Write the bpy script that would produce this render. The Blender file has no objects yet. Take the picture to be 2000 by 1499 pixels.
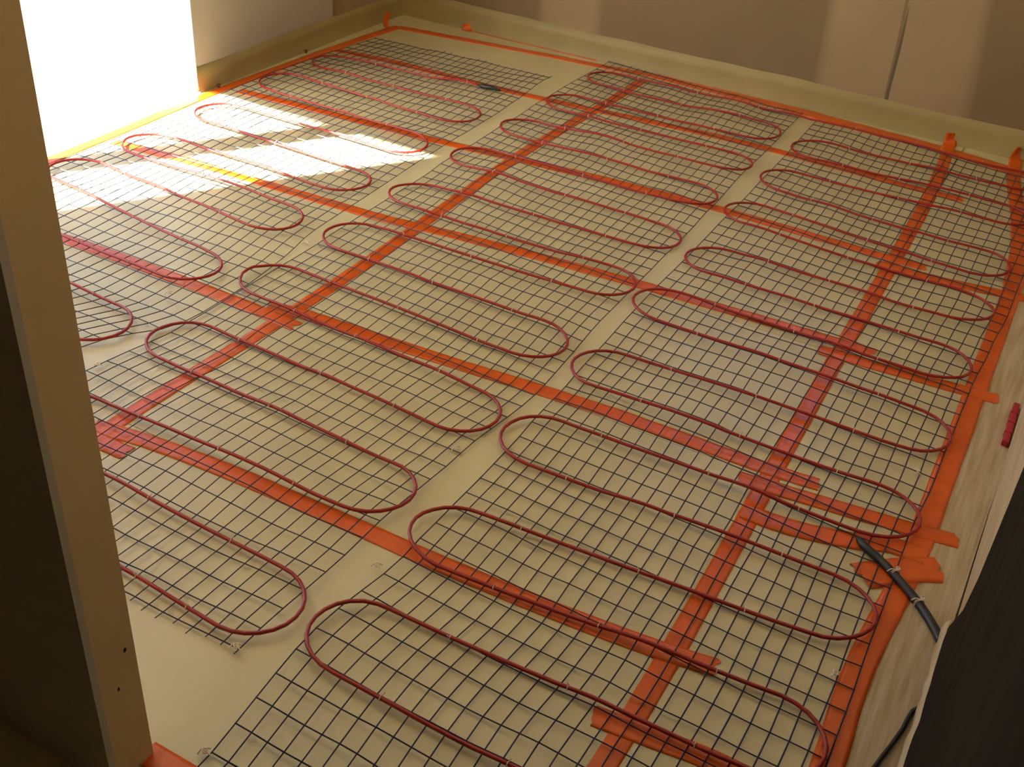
import bpy, bmesh, math, random
from mathutils import Vector, Matrix, noise

# ------------------------------------------------------------------ scene, camera, light
SC = bpy.context.scene
COL = SC.collection
random.seed(7)
R3 = ((0.8723847577, -0.3199287215, 0.3695814494),
      (0.4843304371, 0.4634907431, -0.7420245001),
      (0.0660973674, 0.8263304086, 0.5592934771))
CAM = Vector((0.6312, -4.5912, 1.5786))
cd = bpy.data.cameras.new('camera'); cd.sensor_fit = 'HORIZONTAL'; cd.sensor_width = 36.0
cd.lens = 39.1913; cd.clip_start = 0.02
cam = bpy.data.objects.new('camera', cd); COL.objects.link(cam)
m4 = Matrix(R3).to_4x4(); m4.translation = CAM
cam.matrix_world = m4
SC.camera = cam
SC.view_settings.view_transform = 'Standard'; SC.view_settings.look = 'None'
SC.view_settings.gamma = 1.0; SC.view_settings.use_curve_mapping = False
SC.view_settings.exposure = 1.83
SC.cycles.max_bounces = 10; SC.cycles.diffuse_bounces = 6
SC.cycles.use_denoising = True
SC.cycles.sample_clamp_indirect = 8.0

SUN_AZ = Vector((0.54, 0.842))          # horizontal travel of the sunlight, into the room
SUN_EL = math.radians(42)
world = bpy.data.worlds.new('sky'); SC.world = world; world.use_nodes = True
wn = world.node_tree.nodes; wl = world.node_tree.links
sky = wn.new('ShaderNodeTexSky'); sky.sky_type = 'NISHITA'; sky.sun_disc = False
sky.sun_elevation = SUN_EL
sky.sun_rotation = math.atan2(-SUN_AZ.x, -SUN_AZ.y)
sky.dust_density = 2.5; sky.altitude = 50
bg = wn['Background']; wl.new(sky.outputs[0], bg.inputs[0]); bg.inputs[1].default_value = 0.17
sl = bpy.data.lights.new('sun', 'SUN'); sl.energy = 15.0; sl.angle = math.radians(0.53); sl.color = (1.0, 0.955, 0.87)
so = bpy.data.objects.new('sun', sl); COL.objects.link(so)
sd = Vector((SUN_AZ.x * math.cos(SUN_EL), SUN_AZ.y * math.cos(SUN_EL), -math.sin(SUN_EL)))
so.rotation_euler = sd.to_track_quat('-Z', 'Y').to_euler(); so.location = (-6, -9, 7)

# ------------------------------------------------------------------ measured layout (metres on the floor)
TURNS = {'A': {-1.0: (-2.269, -0.445), -0.5: (-1.381, -0.631), 0.0: (-2.284, -0.842), 0.5: (-1.394, -1.003), 1.0: (-2.295, -1.171), 1.5: (-1.394, -1.384), 2.0: (-2.275, -1.565), 2.5: (-1.373, -1.77), 3.0: (-2.261, -1.94), 3.5: (-1.373, -2.135), 4.0: (-2.286, -2.247), 4.5: (-1.366, -2.516), 5.0: (-2.269, -2.681), 5.5: (-1.349, -2.884), 6.0: (-2.269, -3.054), 6.5: (-1.381, -3.24), 7.0: (-2.269, -3.426), 7.5: (-1.381, -3.613), 8.0: (-2.269, -3.799), 8.5: (-1.381, -3.985), 9.0: (-2.269, -4.172), 9.5: (-1.381, -4.358), 10.0: (-2.269, -4.544), 10.5: (-1.381, -4.731)},
         'B': {-1.0: (-1.286, 0.132), -0.5: (-0.361, -0.054), 0.0: (-1.278, -0.248), 0.5: (-0.377, -0.408), 1.0: (-1.286, -0.616), 1.5: (-0.363, -0.788), 2.0: (-1.3, -0.967), 2.5: (-0.367, -1.145), 3.0: (-1.3, -1.331), 3.5: (-0.351, -1.517), 4.0: (-1.295, -1.723), 4.5: (-0.347, -1.888), 5.0: (-1.283, -2.095), 5.5: (-0.367, -2.295), 6.0: (-1.309, -2.446), 6.5: (-0.357, -2.677), 7.0: (-1.293, -2.825), 7.5: (-0.365, -3.038), 8.0: (-1.286, -3.222), 8.5: (-0.357, -3.438), 9.0: (-1.286, -3.594), 9.5: (-0.361, -3.781), 10.0: (-1.286, -3.967), 10.5: (-0.361, -4.153)},
         'C': {-1.0: (-0.323, -0.067), -0.5: (0.597, -0.254), 0.0: (-0.306, -0.465), 0.5: (0.597, -0.626), 1.0: (-0.309, -0.831), 1.5: (0.587, -1.064), 2.0: (-0.32, -1.175), 2.5: (0.591, -1.398), 3.0: (-0.305, -1.566), 3.5: (0.589, -1.754), 4.0: (-0.328, -1.916), 4.5: (0.604, -2.123), 5.0: (-0.325, -2.315), 5.5: (0.607, -2.489), 6.0: (-0.329, -2.683), 6.5: (0.595, -2.842), 7.0: (-0.322, -3.081), 7.5: (0.598, -3.207), 8.0: (-0.327, -3.415), 8.5: (0.597, -3.608), 9.0: (-0.323, -3.794), 9.5: (0.597, -3.98), 10.0: (-0.323, -4.167), 10.5: (0.597, -4.353)}}
L1 = [(-1.083, -0.129), (-1.083, -0.432), (-1.095, -0.707), (-1.107, -1.068), (-1.107, -1.279), (-1.103, -1.463), (-1.096, -1.651), (-1.089, -1.826), (-1.085, -1.931), (-1.080, -2.073), (-1.077, -2.195), (-1.076, -2.306), (-1.076, -2.480), (-1.078, -2.612), (-1.082, -2.773), (-1.088, -2.971), (-1.090, -3.138), (-1.089, -3.209)]
L2 = [(0.210, -0.100), (0.217, -0.131), (0.234, -0.373), (0.244, -0.597), (0.249, -0.766), (0.251, -0.869), (0.254, -1.068), (0.254, -1.159), (0.255, -1.309), (0.256, -1.427), (0.257, -1.511), (0.258, -1.682), (0.259, -1.808), (0.260, -1.977), (0.263, -2.170), (0.265, -2.303), (0.268, -2.446), (0.271, -2.597), (0.274, -2.728), (0.275, -2.805), (0.277, -2.936), (0.278, -3.028), (0.279, -3.086), (0.279, -3.159), (0.279, -3.205), (0.279, -3.251), (0.279, -3.296), (0.278, -3.354), (0.277, -3.401), (0.272, -3.600), (0.272, -4.100)]
X1 = [(-2.330, -0.655), (-2.058, -0.627), (-1.769, -0.625), (-1.597, -0.624), (-1.383, -0.615), (-1.210, -0.601), (-1.063, -0.587), (-0.910, -0.570), (-0.723, -0.552), (-0.574, -0.542), (-0.414, -0.537), (-0.230, -0.539), (-0.113, -0.544), (0.059, -0.553), (0.193, -0.558), (0.355, -0.552)]
X2a = [(-2.303, -1.312), (-2.075, -1.293), (-1.913, -1.286), (-1.770, -1.281), (-1.632, -1.274), (-1.481, -1.264), (-1.380, -1.255), (-1.256, -1.243), (-1.146, -1.232), (-1.052, -1.221), (-0.839, -1.199), (-0.640, -1.184), (-0.511, -1.177), (-0.386, -1.174), (-0.315, -1.173), (-0.207, -1.175), (-0.085, -1.178), (0.033, -1.182), (0.150, -1.185), (0.296, -1.185), (0.355, -1.181)]
X2b = [(0.214, -1.254), (0.324, -1.248), (0.446, -1.237), (0.550, -1.223), (0.624, -1.210), (0.700, -1.200)]
X3a = [(-2.300, -1.975), (-2.069, -1.951), (-1.880, -1.939), (-1.701, -1.932), (-1.577, -1.928), (-1.439, -1.923), (-1.313, -1.917), (-1.195, -1.911), (-1.127, -1.906)]
X3b = [(-1.169, -1.907), (-1.033, -1.886), (-0.859, -1.865), (-0.706, -1.849), (-0.590, -1.840), (-0.476, -1.832), (-0.360, -1.825), (-0.275, -1.821), (-0.188, -1.817), (-0.052, -1.811), (0.057, -1.807), (0.158, -1.804), (0.233, -1.802), (0.343, -1.798)]
X3c = [(0.203, -1.871), (0.277, -1.868), (0.420, -1.859), (0.515, -1.853), (0.591, -1.847), (0.673, -1.840)]
X4a = [(-1.900, -2.587), (-1.723, -2.581), (-1.572, -2.578), (-1.434, -2.578), (-1.345, -2.579), (-1.248, -2.581), (-1.159, -2.584), (-1.023, -2.590)]
X4b = [(-1.151, -2.546), (-1.037, -2.528), (-0.931, -2.520), (-0.781, -2.513), (-0.678, -2.508), (-0.569, -2.501), (-0.466, -2.493), (-0.348, -2.483), (-0.268, -2.478), (-0.126, -2.470), (0.040, -2.468), (0.135, -2.468), (0.218, -2.468), (0.281, -2.466), (0.329, -2.463), (0.374, -2.458)]
X4c = [(0.207, -2.539), (0.274, -2.532), (0.323, -2.527), (0.371, -2.521), (0.438, -2.514), (0.507, -2.506), (0.561, -2.499), (0.592, -2.495), (0.689, -2.481)]
X4d = [(0.257, -2.644), (0.313, -2.645), (0.359, -2.642), (0.404, -2.634), (0.466, -2.617), (0.517, -2.598), (0.567, -2.574), (0.640, -2.575)]
X4e = [(0.535, -2.710), (0.575, -2.672), (0.630, -2.625), (0.672, -2.600)]
X5 = [(-1.128, -3.200), (-0.991, -3.176), (-0.944, -3.171), (-0.802, -3.161), (-0.657, -3.156), (-0.556, -3.155), (-0.457, -3.154), (-0.406, -3.154), (-0.344, -3.153), (-0.280, -3.153), (-0.220, -3.152), (-0.137, -3.150), (-0.050, -3.147), (0.029, -3.144), (0.105, -3.139), (0.167, -3.134), (0.228, -3.128), (0.288, -3.121), (0.366, -3.108)]
X5b = [(-1.125, -3.235), (-1.060, -3.235), (-0.985, -3.232)]
X6 = [(0.215, -3.332), (0.253, -3.328), (0.348, -3.317), (0.423, -3.309), (0.560, -3.310)]
X7 = [(-0.385, -3.798), (0.100, -3.800), (0.700, -3.800)]
T1 = [(-2.305, -0.190), (-2.309, -0.217), (-2.332, -0.472), (-2.356, -0.952), (-2.369, -1.408), (-2.352, -2.000), (-2.352, -2.700), (-2.350, -3.700)]
T2 = [(-2.296, -0.194), (-1.633, -0.106), (-1.302, -0.072), (-1.100, -0.040), (-0.950, -0.036)]
T2b = [(-1.070, -0.030), (-0.760, -0.036), (-0.440, -0.046), (-0.128, -0.070), (0.092, -0.088), (0.306, -0.115), (0.476, -0.150), (0.600, -0.170)]
T3a = [(0.452, -0.006, 0.050), (0.456, -0.007, 0.020), (0.458, -0.012, 0.002), (0.462, -0.040, 0.000), (0.478, -0.200, 0.000), (0.505, -0.360, 0.000), (0.545, -0.570, 0.000), (0.578, -0.785, 0.000), (0.598, -0.990, 0.000), (0.606, -1.150, 0.000)]
T3b = [(0.610, -0.750), (0.614, -1.216), (0.616, -1.473), (0.617, -1.788), (0.618, -2.010), (0.618, -2.254), (0.619, -2.450), (0.617, -2.650), (0.600, -2.900), (0.598, -3.050), (0.606, -3.200), (0.606, -3.500), (0.606, -4.100)]
STUB = [(0.214, -0.130, 0.000), (0.209, -0.060, 0.000), (0.206, -0.012, 0.002), (0.204, -0.007, 0.020), (0.203, -0.006, 0.045)]
RES = [(-2.030, -0.012), (-1.600, -0.014), (-1.350, -0.016)]

# ------------------------------------------------------------------ materials
def mat(name, base, rough=0.6, spec=0.5, var=0.0, var_scale=6.0, col2=None, bump=0.0, bump_scale=60.0, stretch=(1, 1, 1)):
    m = bpy.data.materials.new(name); m.use_nodes = True
    n = m.node_tree.nodes; l = m.node_tree.links; b = n['Principled BSDF']
    b.inputs['Base Color'].default_value = (*base, 1); b.inputs['Roughness'].default_value = rough
    b.inputs['Specular IOR Level'].default_value = spec
    tc = n.new('ShaderNodeTexCoord'); mp = n.new('ShaderNodeMapping'); mp.inputs['Scale'].default_value = stretch
    l.new(tc.outputs['Object'], mp.inputs['Vector'])
    if var > 0:
        t = n.new('ShaderNodeTexNoise'); t.inputs['Scale'].default_value = var_scale; t.inputs['Detail'].default_value = 5
        l.new(mp.outputs[0], t.inputs['Vector'])
        r = n.new('ShaderNodeValToRGB'); r.color_ramp.elements[0].position = 0.35; r.color_ramp.elements[1].position = 0.68
        c2 = col2 or tuple(c * (1 - var) for c in base)
        r.color_ramp.elements[0].color = (*c2, 1); r.color_ramp.elements[1].color = (*base, 1)
        l.new(t.outputs['Fac'], r.inputs[0]); l.new(r.outputs[0], b.inputs['Base Color'])
    if bump > 0:
        t2 = n.new('ShaderNodeTexNoise'); t2.inputs['Scale'].default_value = bump_scale; t2.inputs['Detail'].default_value = 4
        l.new(mp.outputs[0], t2.inputs['Vector'])
        bp = n.new('ShaderNodeBump'); bp.inputs['Strength'].default_value = bump; bp.inputs['Distance'].default_value = 0.004
        l.new(t2.outputs['Fac'], bp.inputs['Height']); l.new(bp.outputs[0], b.inputs['Normal'])
    return m

M_BOARD = mat('primed_cream_board', (0.63, 0.565, 0.325), 0.38, 0.8, 0.10, 5.0, bump=0.12, bump_scale=45)
M_STREAK = mat('brushed_primer', (0.60, 0.50, 0.35), 0.5, 0.5, 0.30, 3.0, (0.42, 0.31, 0.15), 0.3, 8, (26, 1.6, 10))
M_PRIMER = mat('cream_primer', (0.36, 0.295, 0.125), 0.5, 0.4, 0.14, 4.0, bump=0.2, bump_scale=20)
M_SUB = mat('subfloor', (0.30, 0.26, 0.20), 0.9)
M_TAPE = mat('orange_tape', (0.76, 0.125, 0.009), 0.30, 0.5, 0.16, 14.0, bump=0.35, bump_scale=38)
M_NET = mat('navy_plastic', (0.022, 0.018, 0.060), 0.45)
M_CABLE = mat('dark_red_pvc', (0.33, 0.016, 0.013), 0.36)
M_TIE = mat('white_nylon', (0.78, 0.70, 0.58), 0.5)
M_BLACK = mat('black_pvc', (0.010, 0.011, 0.012), 0.45)
M_GREEN = mat('dark_green_shrink_sleeve', (0.010, 0.022, 0.016), 0.4)
M_PB = mat('plasterboard_paper', (0.235, 0.172, 0.098), 0.8, 0.3, 0.12, 2.0)
M_PB_GLARE = mat('plasterboard_paper_glare', (0.43, 0.395, 0.345), 0.8, 0.3, 0.12, 2.0)  # left-wall copy, paled to carry the lens glare beside the door
M_COMP = mat('joint_compound', (0.36, 0.27, 0.16), 0.8, 0.3, 0.10, 3.0)
def feathered(m, thin):
    n = m.node_tree.nodes; l = m.node_tree.links; b = n['Principled BSDF']
    a = n.new('ShaderNodeAttribute'); a.attribute_name = 'coat'; mx = n.new('ShaderNodeMix'); mx.data_type = 'RGBA'
    src = b.inputs['Base Color'].links[0].from_socket
    l.new(a.outputs['Fac'], mx.inputs['Factor']); mx.inputs[6].default_value = (*thin, 1); l.new(src, mx.inputs[7])
    l.new(mx.outputs[2], b.inputs['Base Color'])
feathered(M_COMP, (0.225, 0.165, 0.095))
M_SEAM = mat('seam_shadow_filler', (0.135, 0.105, 0.066), 0.9)
M_TAN = mat('tan_plaster', (0.74, 0.59, 0.36), 0.8, 0.3, 0.14, 2.2, bump=0.15, bump_scale=25)
M_SHADE = mat('shade_toned_plaster', (0.022, 0.019, 0.014), 0.9, 0.05, 0.35, 5.0, bump=0.1, bump_scale=14)  # near-black base colour stands in for deep shade on the right wall
M_HALL = mat('hall_plaster', (0.50, 0.43, 0.32), 0.85)
M_CEIL = mat('ceiling_board', (0.78, 0.72, 0.62), 0.85)
M_FRAME = mat('white_frame_paint', (0.72, 0.70, 0.66), 0.4)
M_STONE = mat('terrace_stone', (0.55, 0.52, 0.46), 0.8, 0.3, 0.2, 3.0)
M_RED = mat('red_plastic', (0.42, 0.012, 0.022), 0.38)
M_RUST = mat('rusty_screw', (0.22, 0.085, 0.02), 0.6)
M_SMUDGE = mat('black_scuff', (0.02, 0.018, 0.014), 0.9)

# ------------------------------------------------------------------ helpers
def link(name, me, m=None, parent=None):
    o = bpy.data.objects.new(name, me); COL.objects.link(o)
    if m is not None:
        me.materials.append(m)
    if parent is not None:
        o.parent = parent
    return o
def from_bm(name, bm, m, parent=None, smooth=False):
    me = bpy.data.meshes.new(name)
    bmesh.ops.recalc_face_normals(bm, faces=bm.faces)
    bm.to_mesh(me); bm.free()
    if smooth:
        for p in me.polygons: p.use_smooth = True
    return link(name, me, m, parent)
def tag(o, label=None, cat=None, group=None, kind=None):
    if label: o['label'] = label
    if cat: o['category'] = cat
    if group: o['group'] = group
    if kind: o['kind'] = kind
    return o
def empty(name, loc=(0, 0, 0)):
    o = bpy.data.objects.new(name, None); COL.objects.link(o); o.location = loc; o.empty_display_size = 0.05
    return o
def box(bm, x0, x1, y0, y1, z0, z1, bev=0.0):
    vs = [bm.verts.new((x, y, z)) for z in (z0, z1) for y in (y0, y1) for x in (x0, x1)]
    fs = []
    for q in ((0, 1, 3, 2), (4, 6, 7, 5), (0, 4, 5, 1), (2, 3, 7, 6), (0, 2, 6, 4), (1, 5, 7, 3)):
        fs.append(bm.faces.new([vs[i] for i in q]))
    if bev > 0:
        es = {e for f in fs for e in f.edges}
        bmesh.ops.bevel(bm, geom=list(es), offset=bev, segments=2, affect='EDGES', profile=0.6)
def boxes(name, lst, m, parent=None, bev=0.0):
    bm = bmesh.new()
    for b in lst: box(bm, *b, bev=bev)
    return from_bm(name, bm, m, parent)
def tube(bm, pts, rad, n=6, caps=True):
    """round tube along a polyline; rad is a number or a list"""
    pts = [Vector(p) for p in pts]; rings = []
    for i, p in enumerate(pts):
        t = (pts[min(i + 1, len(pts) - 1)] - pts[max(i - 1, 0)]).normalized()
        a = t.cross(Vector((0, 0, 1)))
        if a.length < 1e-4: a = Vector((1, 0, 0))
        a.normalize(); b = a.cross(t).normalized()
        rr = rad[i] if isinstance(rad, (list, tuple)) else rad
        rings.append([bm.verts.new(p + a * rr * math.cos(2 * math.pi * k / n) + b * rr * math.sin(2 * math.pi * k / n)) for k in range(n)])
    for i in range(len(rings) - 1):
        for k in range(n):
            bm.faces.new((rings[i][k], rings[i][(k + 1) % n], rings[i + 1][(k + 1) % n], rings[i + 1][k]))
    if caps:
        bm.faces.new(rings[0][::-1]); bm.faces.new(rings[-1])
def smooth_path(pts, step):
    """Catmull-Rom through 3D points, resampled"""
    P = [Vector(p) if len(p) == 3 else Vector((p[0], p[1], 0)) for p in pts]
    out = []
    for i in range(len(P) - 1):
        p0 = P[max(i - 1, 0)]; p1 = P[i]; p2 = P[i + 1]; p3 = P[min(i + 2, len(P) - 1)]
        n = max(1, int((p2 - p1).length / step))
        for k in range(n):
            t = k / n
            out.append(0.5 * ((2 * p1) + (p2 - p0) * t + (2 * p0 - 5 * p1 + 4 * p2 - p3) * t * t + (3 * p1 - p0 - 3 * p2 + p3) * t ** 3))
    out.append(P[-1])
    return out
def ns(x, y, s, seed):
    return noise.noise(Vector((x * s + seed * 7.3, y * s - seed * 3.1, seed * 1.7)))

# ------------------------------------------------------------------ the setting
LX, RX, ZC = -2.412, 0.735, 2.5
JY0, JY1, DH = -3.39, -1.424, 2.15       # left opening
FY0, FY1 = -3.8665, -3.792                # thin front partition beside the camera
PX = -0.374                              # its free end (the pillar at the left of the picture)

floor = boxes('floor', [(-2.62, 0.95, -6.1, 0.25, -0.12, -0.012)], M_SUB); tag(floor, kind='structure')
JX = [LX - 0.20, -1.086, 0.264, 0.616]
JYS = ([0.0, -0.63, -1.285, -1.94, -2.58, -3.20, -3.80, -4.42, -5.05, -6.0],
       [0.0, -0.57, -1.22, -1.86, -2.50, -3.15, -3.80, -4.42, -5.05, -6.0],
       [0.0, -1.225, -1.855, -2.50, -3.315, -3.80, -5.0, -6.0])
for i in range(3):
    JY = JYS[i]
    for j in range(len(JY) - 1):
        x0, x1, y0, y1 = JX[i] + .001, JX[i + 1] - .001, JY[j + 1] + .001, JY[j] - .001
        boxes('insulation_board', [(x0, x1, y0, y1, -0.012, 0.0)], M_BOARD, floor)
bm = bmesh.new()                       # narrow edge strip; the joint to the right wall opens towards the camera
ye = [0.0, -2.05, -2.3, -2.5, -2.762, -2.764, -6.0]; xe = [.7352, .7352, .7335, .7318, .7303, .80, .80]
top = [[bm.verts.new((0.617, y, 0.0006)), bm.verts.new((x, y, 0.0006)), bm.verts.new((x, y, -0.012))] for y, x in zip(ye, xe)]
for a, b in zip(top, top[1:]):
    for k in range(2): bm.faces.new((a[k], b[k], b[k + 1], a[k + 1]))
from_bm('edge_strip', bm, M_STREAK, floor)

wall_back = boxes('wall_back', [(-2.62, -1.02, 0.012, 0.25, -0.1, ZC), (0.12, 0.95, 0.012, 0.25, -0.1, ZC),
                                (-1.02, 0.12, 0.012, 0.25, -0.1, 1.05), (-1.02, 0.12, 0.012, 0.25, 2.1, ZC)], M_PB)
tag(wall_back, kind='structure')
boxes('plasterboard', [(LX, -1.512, 0.0, 0.012, 0.02, ZC)], M_PB, wall_back)
boxes('plasterboard', [(-1.509, -1.02, 0.0, 0.012, 0.02, ZC), (-1.02, -0.083, 0.0, 0.012, 0.02, 1.05), (-1.02, -0.083, 0.0, 0.012, 2.1, ZC)], M_PB, wall_back)
boxes('plasterboard', [(-0.079, 0.12, 0.0, 0.012, 0.02, 1.05), (-0.079, 0.12, 0.0, 0.012, 2.1, ZC), (0.12, RX, 0.0, 0.012, 0.02, ZC)], M_PB, wall_back)
def trowel_band(name, xa, xb, za, zb, parent, seed, axis='x', plane=0.0, sign=-1, taper=0.02, lean=0.0, edge0=True, edge1=True):
    """a feathered band of joint compound, thicker in the middle, with a wandering edge"""
    bm = bmesh.new(); nz = 26; cs = (0.0, 0.06, 0.16, 0.5, 0.84, 0.94, 1.0); hs = (0.0004, 0.0010, 0.0020, 0.0026, 0.0020, 0.0010, 0.0004)
    rows = []
    for i in range(nz + 1):
        z = za + (zb - za) * i / nz
        a = xa + lean * (z - za) + taper * 0.5 * ns(z, 0, 4, seed); b = xb + lean * (z - za) + taper * 0.5 * ns(z, 3, 4, seed + 1)
        row = []
        for c, h in zip(cs, hs):
            t = a + (b - a) * c
            row.append(bm.verts.new((t, plane + sign * h, z) if axis == 'x' else (plane + sign * h, t, z)))
        rows.append(row)
    for i in range(nz):
        for k in range(6):
            bm.faces.new((rows[i][k], rows[i][k + 1], rows[i + 1][k + 1], rows[i + 1][k]))
    o = from_bm(name, bm, M_COMP, parent, True)
    at = o.data.attributes.new('coat', 'FLOAT', 'POINT')
    for i in range(len(o.data.vertices)): at.data[i].value = (0.0 if edge0 else 1.0, 0.5 if edge0 else 1.0, 1.0, 1.0, 1.0, 0.5 if edge1 else 1.0, 0.0 if edge1 else 1.0)[i % 7]
    return o
trowel_band('joint_compound', -1.672, -1.346, 0.05, ZC, wall_back, 3, lean=-0.03)
trowel_band('joint_compound', -0.378, -0.084, 0.05, 1.05, wall_back, 5, lean=-0.045, edge1=False, taper=0.008)
trowel_band('joint_compound', -0.069, 0.250, 0.05, 1.05, wall_back, 8, lean=-0.06, edge0=False)
boxes('seam', [(-0.085, -0.068, -0.0006, 0.0, 0.05, 1.05)], M_SEAM, wall_back)
def primer_band(p0, p1, h, nrm, parent, seed, m=M_PRIMER, th=0.004, z0=0.0, fillet=True):
    """brushed primer carried up the wall foot, with an uneven upper edge"""
    p0 = Vector((*p0, 0)); p1 = Vector((*p1, 0)); nrm = Vector((*nrm, 0)); n = max(6, int((p1 - p0).length / 0.05))
    bm = bmesh.new(); rows = []
    for i in range(n + 1):
        p = p0.lerp(p1, i / n); hh = h + 0.006 * ns(i * 0.25, 0, 1, seed)
        rows.append([bm.verts.new(p + nrm * d + Vector((0, 0, z))) for d, z in ((0.012 if fillet else .0004, z0), (0.004 if fillet else .0008, z0 + 0.016), (th if fillet else .001, hh * 0.6), (th * 0.8, hh), (0.0, hh + 0.001))])
    for i in range(n):
        for k in range(4):
            bm.faces.new((rows[i][k], rows[i + 1][k], rows[i + 1][k + 1], rows[i][k + 1]))
    return from_bm('primer_band', bm, m, parent, True)
primer_band((LX, 0.0), (RX, 0.0), 0.113, (0, -1), wall_back, 2)

wall_left = boxes('wall_left', [(-2.62, LX - .012, JY1, 0.012, -0.1, ZC), (-2.62, LX - .012, -6.1, JY0, -0.1, ZC),
                                (-2.62, LX - .012, JY0, JY1, DH, ZC)], M_FRAME)
tag(wall_left, kind='structure')
boxes('plasterboard', [(LX - .012, LX, JY1, -0.001, 0.02, ZC)], M_PB_GLARE, wall_left)
boxes('plasterboard', [(LX - .012, LX, FY1, JY0, 0.02, ZC)], M_PB, wall_left)
boxes('plasterboard', [(LX - .012, LX, JY0, JY1, DH, ZC)], M_PB, wall_left)
trowel_band('joint_compound', -0.553, -0.002, 0.05, ZC, wall_left, 11, axis='y', plane=LX, sign=1)
primer_band((LX, JY1), (LX, 0.0), 0.103, (1, 0), wall_left, 4)

wall_right = boxes('wall_right', [(RX, 0.95, -2.762, 0.25, -0.1, ZC), (RX, 0.772, -3.25, -2.762, 0.03, 1.2), (0.772, 0.95, -6.1, -2.762, -0.1, ZC), (0.735, 0.772, -6.1, -2.762, 1.2, ZC)], M_TAN)
tag(wall_right, kind='structure')
primer_band((RX, -2.762), (RX, 0.0), 0.75, (-1, 0), wall_right, 6, M_STREAK, fillet=False)
primer_band((RX, -3.22), (RX, -2.762), 0.75, (-1, 0), wall_right, 6, M_STREAK, fillet=False, z0=0.035)
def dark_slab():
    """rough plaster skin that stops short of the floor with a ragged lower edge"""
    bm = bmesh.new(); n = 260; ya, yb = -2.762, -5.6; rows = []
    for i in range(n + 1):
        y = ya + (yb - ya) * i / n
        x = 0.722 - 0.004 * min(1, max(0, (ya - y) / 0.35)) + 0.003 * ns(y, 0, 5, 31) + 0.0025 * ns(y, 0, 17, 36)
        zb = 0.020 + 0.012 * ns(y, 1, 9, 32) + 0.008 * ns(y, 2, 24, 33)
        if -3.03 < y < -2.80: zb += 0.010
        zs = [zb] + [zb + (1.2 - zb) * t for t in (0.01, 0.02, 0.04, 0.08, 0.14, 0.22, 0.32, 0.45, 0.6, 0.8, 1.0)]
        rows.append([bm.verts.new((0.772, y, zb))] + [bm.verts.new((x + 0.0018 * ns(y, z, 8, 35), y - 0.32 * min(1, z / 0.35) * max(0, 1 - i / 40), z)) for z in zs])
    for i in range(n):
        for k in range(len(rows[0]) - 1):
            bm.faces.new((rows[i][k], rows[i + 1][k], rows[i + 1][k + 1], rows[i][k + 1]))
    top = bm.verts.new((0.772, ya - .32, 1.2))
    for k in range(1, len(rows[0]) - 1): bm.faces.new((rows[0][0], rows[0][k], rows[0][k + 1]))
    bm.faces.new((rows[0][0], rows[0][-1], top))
    o = from_bm('plaster_skin', bm, M_SHADE, wall_right, True)
    return tag(o, 'rough plaster coloured for deep shade, with a ragged lower edge')
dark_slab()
def ragged_fillet():
    """pale primer dabbed along the ragged foot of the shade-toned plaster"""
    bm = bmesh.new(); n = 260; ya, yb = -2.79, -5.0; rows = []
    for i in range(n + 1):
        y = ya + (yb - ya) * i / n
        x = 0.7165 - 0.004 * min(1, max(0, (ya - y) / 0.35)) + 0.003 * ns(y, 0, 5, 31) + 0.0025 * ns(y, 0, 17, 36)
        h = 0.044 + 0.022 * ns(y, 4, 11, 41) + 0.012 * ns(y, 4, 33, 42)
        lo = 0.024 + 0.012 * ns(y, 1, 9, 32) + 0.008 * ns(y, 2, 24, 33) + (0.010 if -3.03 < y < -2.80 else 0)
        w = 0.0032 + 0.005 * ns(y, 3, 9, 43) + 0.0035 * ns(y, 3, 27, 44)
        rows.append([bm.verts.new((x + 0.004, y, lo)), bm.verts.new((x - w, y, lo + 0.002)), bm.verts.new((x - w * 0.5, y, (lo + h) / 2)), bm.verts.new((x + 0.006, y, max(h, lo + .012)))])
    for i in range(n):
        for k in range(3):
            bm.faces.new((rows[i][k], rows[i + 1][k], rows[i + 1][k + 1], rows[i][k + 1]))
    return from_bm('primer_fringe', bm, M_STREAK, wall_right, True)
ragged_fillet()

wall_front = boxes('wall_front', [(-2.60, PX, FY0, FY1, -0.1, ZC), (PX, 0.735, FY0, FY1, 2.15, ZC)], M_TAN)
tag(wall_front, kind='structure')
boxes('plasterboard', [(-1.6, PX + .0002, FY0 - .0125, FY0, -0.01, ZC)], mat('hall_board_paper', (0.52, 0.50, 0.46), 0.85), wall_front)
def scuff(loc, sx, sz, seed, face):
    bm = bmesh.new(); c = bm.verts.new((0, 0, 0)); ring = []
    for k in range(14):
        a = 2 * math.pi * k / 14; r = 0.6 + 0.7 * abs(ns(math.cos(a), math.sin(a), 2.2, seed))
        ring.append(bm.verts.new((0, sx * r * math.cos(a), sz * r * math.sin(a))))
    for k in range(14): bm.faces.new((c, ring[k], ring[(k + 1) % 14]))
    o = from_bm('scuff_mark', bm, M_SMUDGE, face); o.location = loc; return o
wall_hall = boxes('wall_hall', [(-1.75, -1.6, -6.1, FY0, -0.1, ZC), (-1.6, 0.95, -6.1, -6.0, -0.1, ZC)], M_HALL); tag(wall_hall, kind='structure')
ceiling = boxes('ceiling', [(-2.62, 0.95, -6.1, 0.25, ZC, ZC + 0.12)], M_CEIL); tag(ceiling, kind='structure')

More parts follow.
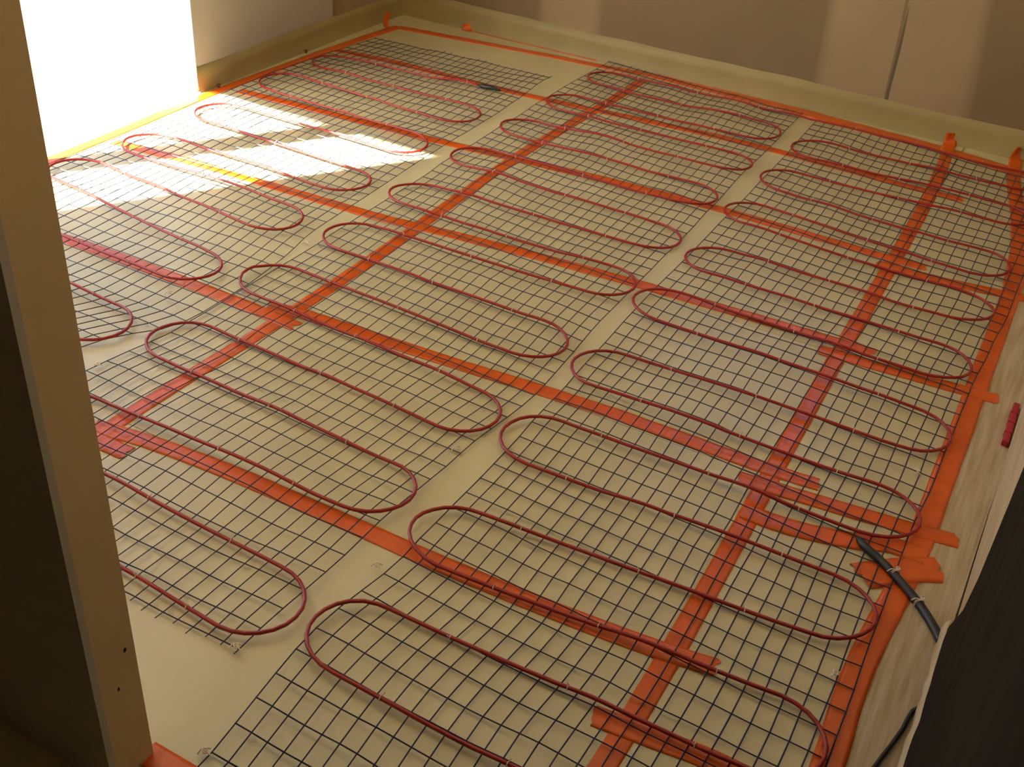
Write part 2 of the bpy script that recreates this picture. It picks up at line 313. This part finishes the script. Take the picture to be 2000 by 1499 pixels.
# glazed door frame in the left opening and the window high in the back wall
door = boxes('door_1', [(-2.60, -2.47, JY0, JY0 + .05, 0, DH), (-2.60, -2.47, JY0, JY1, DH - .05, DH)], M_FRAME, bev=.004)
tag(door, kind='structure')
boxes('mullion', [(-2.58, -2.48, -2.636, -2.558, 0, DH - .05)], M_FRAME, door, bev=.004)
boxes('threshold', [(-2.62, LX - 0.03, JY0, JY1, -0.012, 0.0015)], M_FRAME, door)
win = boxes('window_1', [(-1.02, -0.97, .03, .12, 1.05, 2.1), (0.07, .12, .03, .12, 1.05, 2.1), (-.97, .07, .03, .12, 1.05, 1.10), (-.97, .07, .03, .12, 2.05, 2.1)], M_FRAME, bev=.004)
tag(win, kind='structure')
terrace = boxes('terrace', [(-14, -2.62, -14, 12, -0.2, -0.03)], M_STONE)
tag(terrace, 'pale stone terrace outside the open door, bleached by sun', 'terrace', kind='structure')
yard = boxes('yard', [(-2.62, 8, 0.25, 12, -0.4, -0.2)], M_STONE); tag(yard, kind='structure')
canopy = boxes('porch_roof', [(-4.6, -2.62, -3.73, -1.75, 2.50, 2.60)], M_FRAME); tag(canopy, kind='structure')

# ------------------------------------------------------------------ orange tape
def tape_mesh(pts, w, z, seed, rag0=True, rag1=True):
    P = smooth_path(pts, 0.025)
    rows = []; bm = bmesh.new(); n = len(P); cols = 6
    for i, p in enumerate(P):
        t = P[min(i + 1, n - 1)] - P[max(i - 1, 0)]
        h = Vector((t.x, t.y, 0)); h = h.normalized() if h.length > 1e-6 else Vector((1, 0, 0))
        s = Vector((-h.y, h.x, 0)); up = t.normalized().cross(s) * -1 if t.length else Vector((0, 0, 1))
        up = s.cross(t.normalized()) * -1
        if up.z < 0: up = -up
        row = []
        for k in range(cols + 1):
            c = k / cols - 0.5
            q = p + s * (w * c + (0.0012 * ns(i * .21, k, 1, seed) if k in (0, cols) else 0))
            if rag0 and i == 0: q += h * 0.012 * ns(k * 1.3, 1, 1.9, seed)
            if rag1 and i == n - 1: q += h * 0.014 * ns(k * 1.3, 5, 1.9, seed + 2)
            wr = z + max(0, 0.0012 * ns(q.x, q.y, 34, seed)) + max(0, 0.0010 * ns(i * .5, k * 1.2, 1, seed + 4))
            row.append((bm.verts.new(q + up * wr), bm.verts.new(q + up * 0.0001)) if k in (0, cols) else (bm.verts.new(q + up * wr),))
        rows.append(row)
    for i in range(n - 1):
        for k in range(cols):
            bm.faces.new((rows[i][k][0], rows[i + 1][k][0], rows[i + 1][k + 1][0], rows[i][k + 1][0]))
        for k, a, b in ((0, 0, 1), (cols, 1, 0)):
            bm.faces.new((rows[i][k][a], rows[i][k][b], rows[i + 1][k][b], rows[i + 1][k][a]))
    return bm
def tape(pts, label, z=0.0008, w=0.047, seed=1, name='tape_strip', group='orange tape strips on the floor joints', **kw):
    o = from_bm(name, tape_mesh(pts, w, z, seed, **kw), M_TAPE, None, True)
    return tag(o, label, 'tape', group)

# ------------------------------------------------------------------ heating mats
RT = 0.093
EDGE = {
 'A': dict(l=[(-0.42, -2.268), (-0.73, -2.300), (-1.27, -2.315), (-2.1, -2.300), (-3.6, -2.300)],
           r=[(-0.385, -1.398), (-0.99, -1.364), (-1.36, -1.358), (-2.05, -1.318), (-2.54, -1.262), (-2.72, -1.262), (-3.0, -1.386), (-3.6, -1.386)], top=(-0.43, -0.385), bot=-3.55),
 'B': dict(l=[(-0.06, -1.294), (-0.65, -1.298), (-1.3, -1.286), (-1.92, -1.26), (-2.4, -1.258), (-2.76, -1.256), (-3.06, -1.298), (-3.55, -1.298)],
           r=[(-0.12, -0.376), (-0.8, -0.370), (-1.38, -0.360), (-2.07, -0.352), (-2.53, -0.336), (-2.82, -0.366), (-3.17, -0.382), (-3.55, -0.398)], top=(-0.02, -0.10), bot=-3.55),
 'C': dict(l=[(-0.13, -0.304), (-0.8, -0.294), (-1.95, -0.298), (-2.82, -0.284), (-3.17, -0.282), (-3.46, -0.312), (-3.76, -0.290), (-4.2, -0.290)],
           r=[(-0.22, 0.640), (-1.36, 0.628), (-1.6, 0.616), (-1.83, 0.604), (-2.3, 0.602), (-2.55, 0.594), (-2.8, 0.598), (-3.2, 0.604), (-4.2, 0.604)], top=(-0.13, -0.22), bot=-4.12),
}
def interp(tab, y):
    if y >= tab[0][0]: return tab[0][1]
    for (a, va), (b, vb) in zip(tab, tab[1:]):
        if y >= b:
            t = (y - a) / (b - a); t = t * t * (3 - 2 * t)
            return va + (vb - va) * t
    return tab[-1][1]
def netz(x, y):
    v = 0.0062 + 0.012 * max(0.0, ns(x, y, 2.6, 21) + 0.15) + 0.009 * max(0.0, ns(x, y, 6.0, 22))
    if x < -1.3: v += 0.004
    return v
def make_netting(key, parent, seed):
    e = EDGE[key]; NX = 25; ny = max(2, round((max(e['top']) - e['bot']) / 0.0622))
    grid = []
    for j in range(ny + 1):
        row = []
        for i in range(NX + 1):
            u = i / NX; yt = e['top'][0] + (e['top'][1] - e['top'][0]) * u
            y = yt + (e['bot'] - yt) * j / ny
            x = interp(e['l'], y) * (1 - u) + interp(e['r'], y) * u
            y += 0.009 * ns(x, y, 1.6, seed) + 0.0035 * ns(x, y, 9, seed + 1)
            x += 0.0036 * ns(x, y, 7, seed + 2) * (1 if 0 < i < NX else .5)
            row.append(Vector((x, y, netz(x, y))))
        grid.append(row)
    bm = bmesh.new(); r = 0.00150
    for i in range(NX + 1):
        tube(bm, [grid[j][i] for j in range(ny + 1)], r, 4)
    for j in range(ny + 1):
        ext = 0.010 if j in (0, ny) else 0.0
        pts = list(grid[j]); tube(bm, pts, r * 1.08, 4)
    if True:                                    # cut stubs of the lengthwise strands beyond the last cross strand
        for i in range(NX + 1):
            for j0, j1 in ((0, 1), (ny, ny - 1)):
                d = (grid[j0][i] - grid[j1][i]).normalized() * (0.006 + 0.016 * random.random())
                tube(bm, [grid[j0][i], grid[j0][i] + d + Vector((0, 0, 0.001))], r * .9, 4)
    for j in range(ny + 1):                     # welded knots
        for i in range(NX + 1):
            p = grid[j][i]; a = 0.0023; h = 0.0016
            v = [bm.verts.new(p + Vector(d)) for d in ((a, 0, 0), (0, a, 0), (-a, 0, 0), (0, -a, 0))]
            t = bm.verts.new(p + Vector((0, 0, h))); b = bm.verts.new(p - Vector((0, 0, h)))
            for k in range(4):
                bm.faces.new((v[k], v[(k + 1) % 4], t)); bm.faces.new((v[(k + 1) % 4], v[k], b))
    return from_bm('netting', bm, M_NET, parent)
CR = 0.0042
def cz(x, y): return netz(x, y) + 0.0048
def turn(c, side):
    """half circle, far tangent first"""
    x, y = c; out = []
    for k in range(13):
        a = math.pi / 2 - math.pi * k / 12
        out.append((x + side * (-RT * 1.15 + RT * 1.15 * math.cos(a)), y + RT * math.sin(a)))
    return out
def cable_path(key, k0, k1, start, end):
    """start/end are extra points; turns run from index k0 to k1 in halves (whole = left, half = right)"""
    T = TURNS[key]; pts = list(start); passes = []
    k = k0
    while k <= k1 + 1e-6:
        side = -1 if abs(k - round(k)) < 1e-6 else 1
        tp = turn(T[k], side)
        if pts: passes.append((pts[-1], tp[0]))
        pts += tp; k += 0.5
    if end: passes.append((pts[-1], end[0])); pts += list(end)
    return pts, passes
def build_cable(pts, parent, seed):
    P = smooth_path(pts, 0.02); Q = []
    for p in P:
        x, y = p.x, p.y
        y += 0.0045 * ns(x, y, 3.5, seed); Q.append((x, y, cz(x, y)))
    bm = bmesh.new(); tube(bm, Q, CR, 8)
    return from_bm('heating_cable', bm, M_CABLE, parent, True)
def ring_mesh():
    bm = bmesh.new(); R = CR + 0.0007; r = 0.0011; n, m = 10, 5; vs = []
    for i in range(n):
        a = 2 * math.pi * i / n
        vs.append([bm.verts.new((r * math.sin(2 * math.pi * k / m) , (R + r * math.cos(2 * math.pi * k / m)) * math.cos(a), (R + r * math.cos(2 * math.pi * k / m)) * math.sin(a))) for k in range(m)])
    for i in range(n):
        for k in range(m):
            bm.faces.new((vs[i][k], vs[(i + 1) % n][k], vs[(i + 1) % n][(k + 1) % m], vs[i][(k + 1) % m]))
    tube(bm, [(0, 0.001, R), (0.002, 0.003, R + 0.004), (0.004, 0.002, R + 0.007)], 0.0009, 4)
    me = bpy.data.meshes.new('cable_tie'); bmesh.ops.recalc_face_normals(bm, faces=bm.faces); bm.to_mesh(me); bm.free()
    me.materials.append(M_TIE)
    for p in me.polygons: p.use_smooth = True
    return me
RING = ring_mesh()
def add_ties(passes, parent, seed, fr=(0.165, 0.50, 0.84)):
    rnd = random.Random(seed)
    for (a, b) in passes:
        for f in fr:
            f = min(.95, max(.04, f + rnd.uniform(-.035, .035)))
            x = a[0] + (b[0] - a[0]) * f; y = a[1] + (b[1] - a[1]) * f
            y += 0.0045 * ns(x, y, 3.5, seed)
            o = bpy.data.objects.new('cable_tie', RING); COL.objects.link(o); o.parent = parent
            o.location = (x, y, cz(x, y)); o.rotation_euler = (rnd.uniform(-.6, .6), 0, math.atan2(b[1] - a[1], b[0] - a[0]))
def knot_mesh():
    bm = bmesh.new()
    def arc(pts, r): tube(bm, smooth_path(pts, .003), r, 5)
    arc([(-.011, -.004, -.001), (-.004, .004, .004), (.004, .003, .006), (.006, -.003, .003), (0, -.004, .004), (-.002, .003, .006), (.010, .006, .003)], 0.0016)
    arc([(-.006, .008, 0), (0, .001, .005), (.012, -.006, .001)], 0.0014)
    me = bpy.data.meshes.new('edge_tie'); bmesh.ops.recalc_face_normals(bm, faces=bm.faces); bm.to_mesh(me); bm.free(); me.materials.append(M_TIE)
    return me
KNOT = knot_mesh()
def knot(x, y, parent, rz, s=1.0):
    o = bpy.data.objects.new('edge_tie', KNOT); COL.objects.link(o); o.parent = parent
    o.location = (x, y, netz(x, y)); o.rotation_euler = (0, 0, rz); o.scale = (s, s, s)

GM = 'heating mats laid in three lanes'
mats = {}
for key, lab in (('A', 'blue netting heating mat with red cable in the far lane beside the sunlit door'),
                 ('B', 'blue netting heating mat with red cable in the middle lane between two bare gaps'),
                 ('C', 'blue netting heating mat with red cable in the near lane along the right border tape')):
    r = empty('heating_mat', (0, 0, 0)); tag(r, lab, 'heating mat', GM); mats[key] = r
    make_netting(key, r, {'A': 51, 'B': 61, 'C': 71}[key])
A, B, Cm = mats['A'], mats['B'], mats['C']
# lane A: from the end joint near the back wall round every turn to the hidden lower end
pa, sa = cable_path('A', 0.0, 7.5, [(-1.575, -0.690), (-1.66, -0.695), (-1.78, -0.72), (-1.95, -0.728), (-2.1, -0.735)], [(-1.9, -3.70), (-2.2, -3.70)])
pa = pa[:-2]
ca = build_cable(pa, A, 81); add_ties(sa[1:-1], ca, 81)
add_ties([((-1.6, -0.69), (-2.15, -0.745))], ca, 83, (0.05, .85))
bm = bmesh.new()
jz = cz(-1.53, -.688)
tube(bm, [(-1.578, -.690, jz), (-1.568, -.690, jz), (-1.562, -.689, jz), (-1.515, -.684, jz), (-1.508, -.683, jz), (-1.485, -.681, jz - .002), (-1.475, -.680, jz - .003)],
     [.0046, .0048, .0085, .0088, .0075, .005, .003], 10)
tag(from_bm('end_joint', bm, M_GREEN, ca, True), 'dark green end joint sleeve on the red cable')
# lane B
pb, sb = cable_path('B', 0.0, 8.5, [(0.60, -0.150), (0.30, -0.172), (0.0, -0.160), (-0.28, -0.150), (-0.40, -0.150), (-0.9, -0.150)], [(-0.9, -3.50), (-1.20, -3.50), (-1.27, -3.53)])
# the first run crosses the bare gap into lane C: it is cut there, lane C carries it on
gi = 3
cb = build_cable(pb[gi:], B, 91); add_ties(sb[1:], cb, 91); add_ties([((-0.40, -.150), (-1.15, -.155))], cb, 92, (0.2, .55, .9))
# lane C
pc, sc = cable_path('C', -0.5, 8.5, [], [(0.30, -3.74), (0.0, -3.84), (-0.28, -3.95)])
pc = [pb[3], pb[2], pb[1], (0.45, -0.165)] + pc
cc = build_cable(pc, Cm, 95); add_ties(sc, cc, 95); add_ties([((-0.25, -.152), (0.45, -.165))], cc, 96)
for (x, y, k, rz) in ((-0.407, -3.55, B, .4), (-0.384, -2.816, B, .8), (-1.294, -3.025, B, 1.2), (-0.375, -2.084, B, 2.0), (-1.29, -2.20, B, .3),
                      (-0.312, -3.238, Cm, .2), (-0.301, -3.751, Cm, .5), (0.563, -3.01, Cm, 1.6), (-0.286, -1.744, Cm, 1.0), (0.563, -2.289, Cm, 2.2),
                      (-1.40, -2.664, A, .7)):
    knot(x, y, k, rz, 1.0)

# ------------------------------------------------------------------ supply lead at the right border
lead = empty('supply_lead', (0.62, -2.70, 0)); tag(lead, 'black supply lead in thick sleeve leaving the mat corner for the right wall', 'cable')
SP = [(0.500, -2.606, .0125), (0.518, -2.624, .0125), (0.563, -2.651, .0110), (0.616, -2.694, .0100), (0.662, -2.737, .0092), (0.704, -2.791, .0088), (0.722, -2.822, .0088)]
def local(pts): return [(x - .62, y + 2.70, z) for x, y, z in pts]
bm = bmesh.new(); pp = smooth_path(local(SP), .012)
tube(bm, pp, [0.0050 + 0.0044 * min(1, i / 2.0) for i in range(len(pp))], 12)
sleeve = from_bm('sleeve', bm, M_BLACK, lead, True)
bm = bmesh.new()
tube(bm, smooth_path(local([(0.720, -2.818, .0085), (0.734, -2.86, .007), (0.738, -2.92, .006), (0.730, -2.98, .006), (0.708, -3.015, .006), (0.701, -3.069, .006), (0.690, -3.121, .006), (0.679, -3.17, .006), (0.665, -3.25, .006), (0.66, -3.5, .006), (0.66, -4.2, .006)]), .02), .0042, 8)
from_bm('lead', bm, M_BLACK, lead, True)
def string_tie(x, y, z, rz):
    bm = bmesh.new(); R = 0.0102; n = 18
    tube(bm, [(0.0007 * math.sin(a * 2), R * math.cos(a), R * math.sin(a)) for a in [2 * math.pi * i / n for i in range(n + 1)]], .0011, 5)
    tube(bm, [(0.003 + 0.0007 * math.sin(a * 2), R * math.cos(a), R * math.sin(a)) for a in [2 * math.pi * i / n for i in range(n + 1)]], .0011, 5)
    tube(bm, smooth_path([(0, -.003, R), (.006, -.006, R + .006), (.009, .002, R + .008), (.003, .006, R + .006), (0, .001, R + .001), (-.004, .008, R + .004), (-.006, .013, R - .002)], .003), .0012, 5)
    tube(bm, smooth_path([(0, 0, R), (-.003, -.008, R + .002), (-.006, -.015, R - .006)], .003), .0012, 5)
    o = from_bm('string_tie', bm, M_TIE, sleeve, True); o.location = (x - .62, y + 2.70, z); o.rotation_euler = (0, 0, rz); return o
string_tie(0.594, -2.672, .0105, -0.70); string_tie(0.657, -2.731, .0094, -0.80)

# ------------------------------------------------------------------ tape strips, laid joint by joint
def on_wall(pts, ups, y=-0.006):
    return pts + [(pts[-1][0], y, 0.0)] + [(pts[-1][0] + dx, y, z) for dx, z in ups]
tape(L1, 'long orange tape running under the middle mat from back wall to the pillar', 0.0009, seed=1)
tape(L2, 'long orange tape running under the right mat from back wall into the foreground', 0.0009, seed=2)
tape(X1, 'crosswise orange tape nearest the back wall, passing the dark green end joint', 0.0016, seed=3)
tape(X2a, 'crosswise orange tape meeting the far edge of the sunlit patch', 0.0017, seed=4)
tape(X2b, 'short orange tape at the right, overlapping the end of the second crosswise strip', 0.0026, seed=5)
tape(X3a, 'orange tape crossing the sunlit patch under the far mat', 0.0016, seed=6)
tape(X3b, 'crosswise orange tape through the middle of the floor, third from back wall', 0.0017, seed=7)
tape(X3c, 'short orange tape whose curled end overlaps the right border tape at mid picture', 0.0028, seed=8)
tape(X4a, 'pale red tape from the left pillar under the far mat', 0.0016, seed=9)
tape(X4b, 'crosswise orange tape crossing both bare gaps, fourth from back wall', 0.0017, seed=10)
tape(X4c, 'orange tape reaching from the glossy crossing to the right border above black sleeve', 0.0028, seed=11)
tape(X4d, 'orange tape lying just behind the tip of the black sleeve', 0.0034, seed=12, w=0.054)
tape(X4e, 'short torn orange tape crossing under the black sleeve onto the right border', 0.0038, seed=13, w=0.075)
tape(X5, 'crosswise orange tape nearest the camera with a full run from the pillar', 0.0017, seed=14)
tape(X5b, 'short torn orange tape end overlapping the crossing beside the left pillar', 0.0026, seed=15)
tape(X6, 'orange tape starting at the bottom edge of picture across the right lengthwise strip', 0.0017, seed=16)
tape(X7, 'orange threshold tape at the foot of the left pillar', 0.0009, seed=17)
tape(T1, 'orange border tape along the left wall', 0.0009, seed=18)
tape(T2, 'narrow orange border tape along the left half of the back wall', 0.0018, seed=19)
tape(T2b, 'wide orange border tape along the right half of the back wall', 0.0024, seed=27, w=0.072)
tape(T3b, 'wide orange border tape along the right wall', 0.0024, seed=20, w=0.056)
tape(T3a, 'orange tape slanting from the back wall stub to the right border', 0.0030, seed=21, w=0.05)
tape(STUB, 'short orange tape stub climbing the foot of the back wall', 0.0030, seed=22, w=0.05, name='tape_stub')
tape(RES, 'thin orange tape sliver stuck in the back wall joint', 0.0012, seed=23, w=0.014, name='tape_sliver')
tape([(-2.33, -.24, 0.0), (-2.37, -.20, .003), (-2.398, -.155, .012), (-2.404, -.13, .035)], 'frayed orange tape end curling up in the far left corner', 0.003, seed=24, w=.022, name='tape_scrap')
tape([(-2.03, -.03, .0), (-2.035, -.008, .006), (-2.037, -.006, .03)], 'small orange tape scrap on the back wall foot near the corner', 0.003, seed=25, w=.05, name='tape_scrap')

# ------------------------------------------------------------------ small things
def screw(x, y, lab):
    bm = bmesh.new(); tube(bm, [(0, 0, 0), (0.002, 0, .006), (0.003, 0, .012), (0.003, 0, .0125)], [.004, .004, .009, .004], 10)
    o = from_bm('screw', bm, M_RUST, None, True); o.location = (x, y, .002); return tag(o, lab, 'screw')
screw(-2.392, -1.33, 'small rusty screw at the left wall foot beside the open door')
screw(-2.392, -.775, 'small rusty screw midway along the left wall foot')
bar = empty('spacer_bar', (0.722, -1.95, 0)); tag(bar, 'red plastic spacer bar lying against the right wall foot', 'spacer')
bm = bmesh.new(); box(bm, -.008, .008, -.10, .10, .001, .017, .004); from_bm('body', bm, M_RED, bar)
for k in range(3):
    bm = bmesh.new(); box(bm, -.0092, .0092, -.055 + k * .05, -.047 + k * .05, .0005, .0185, .001); from_bm('rib', bm, M_RED, bar)
scuff((PX + .001, -3.811, .264), .004, .006, 3, wall_front)
scuff((PX + .001, -3.835, .20), .003, .005, 4, wall_front)
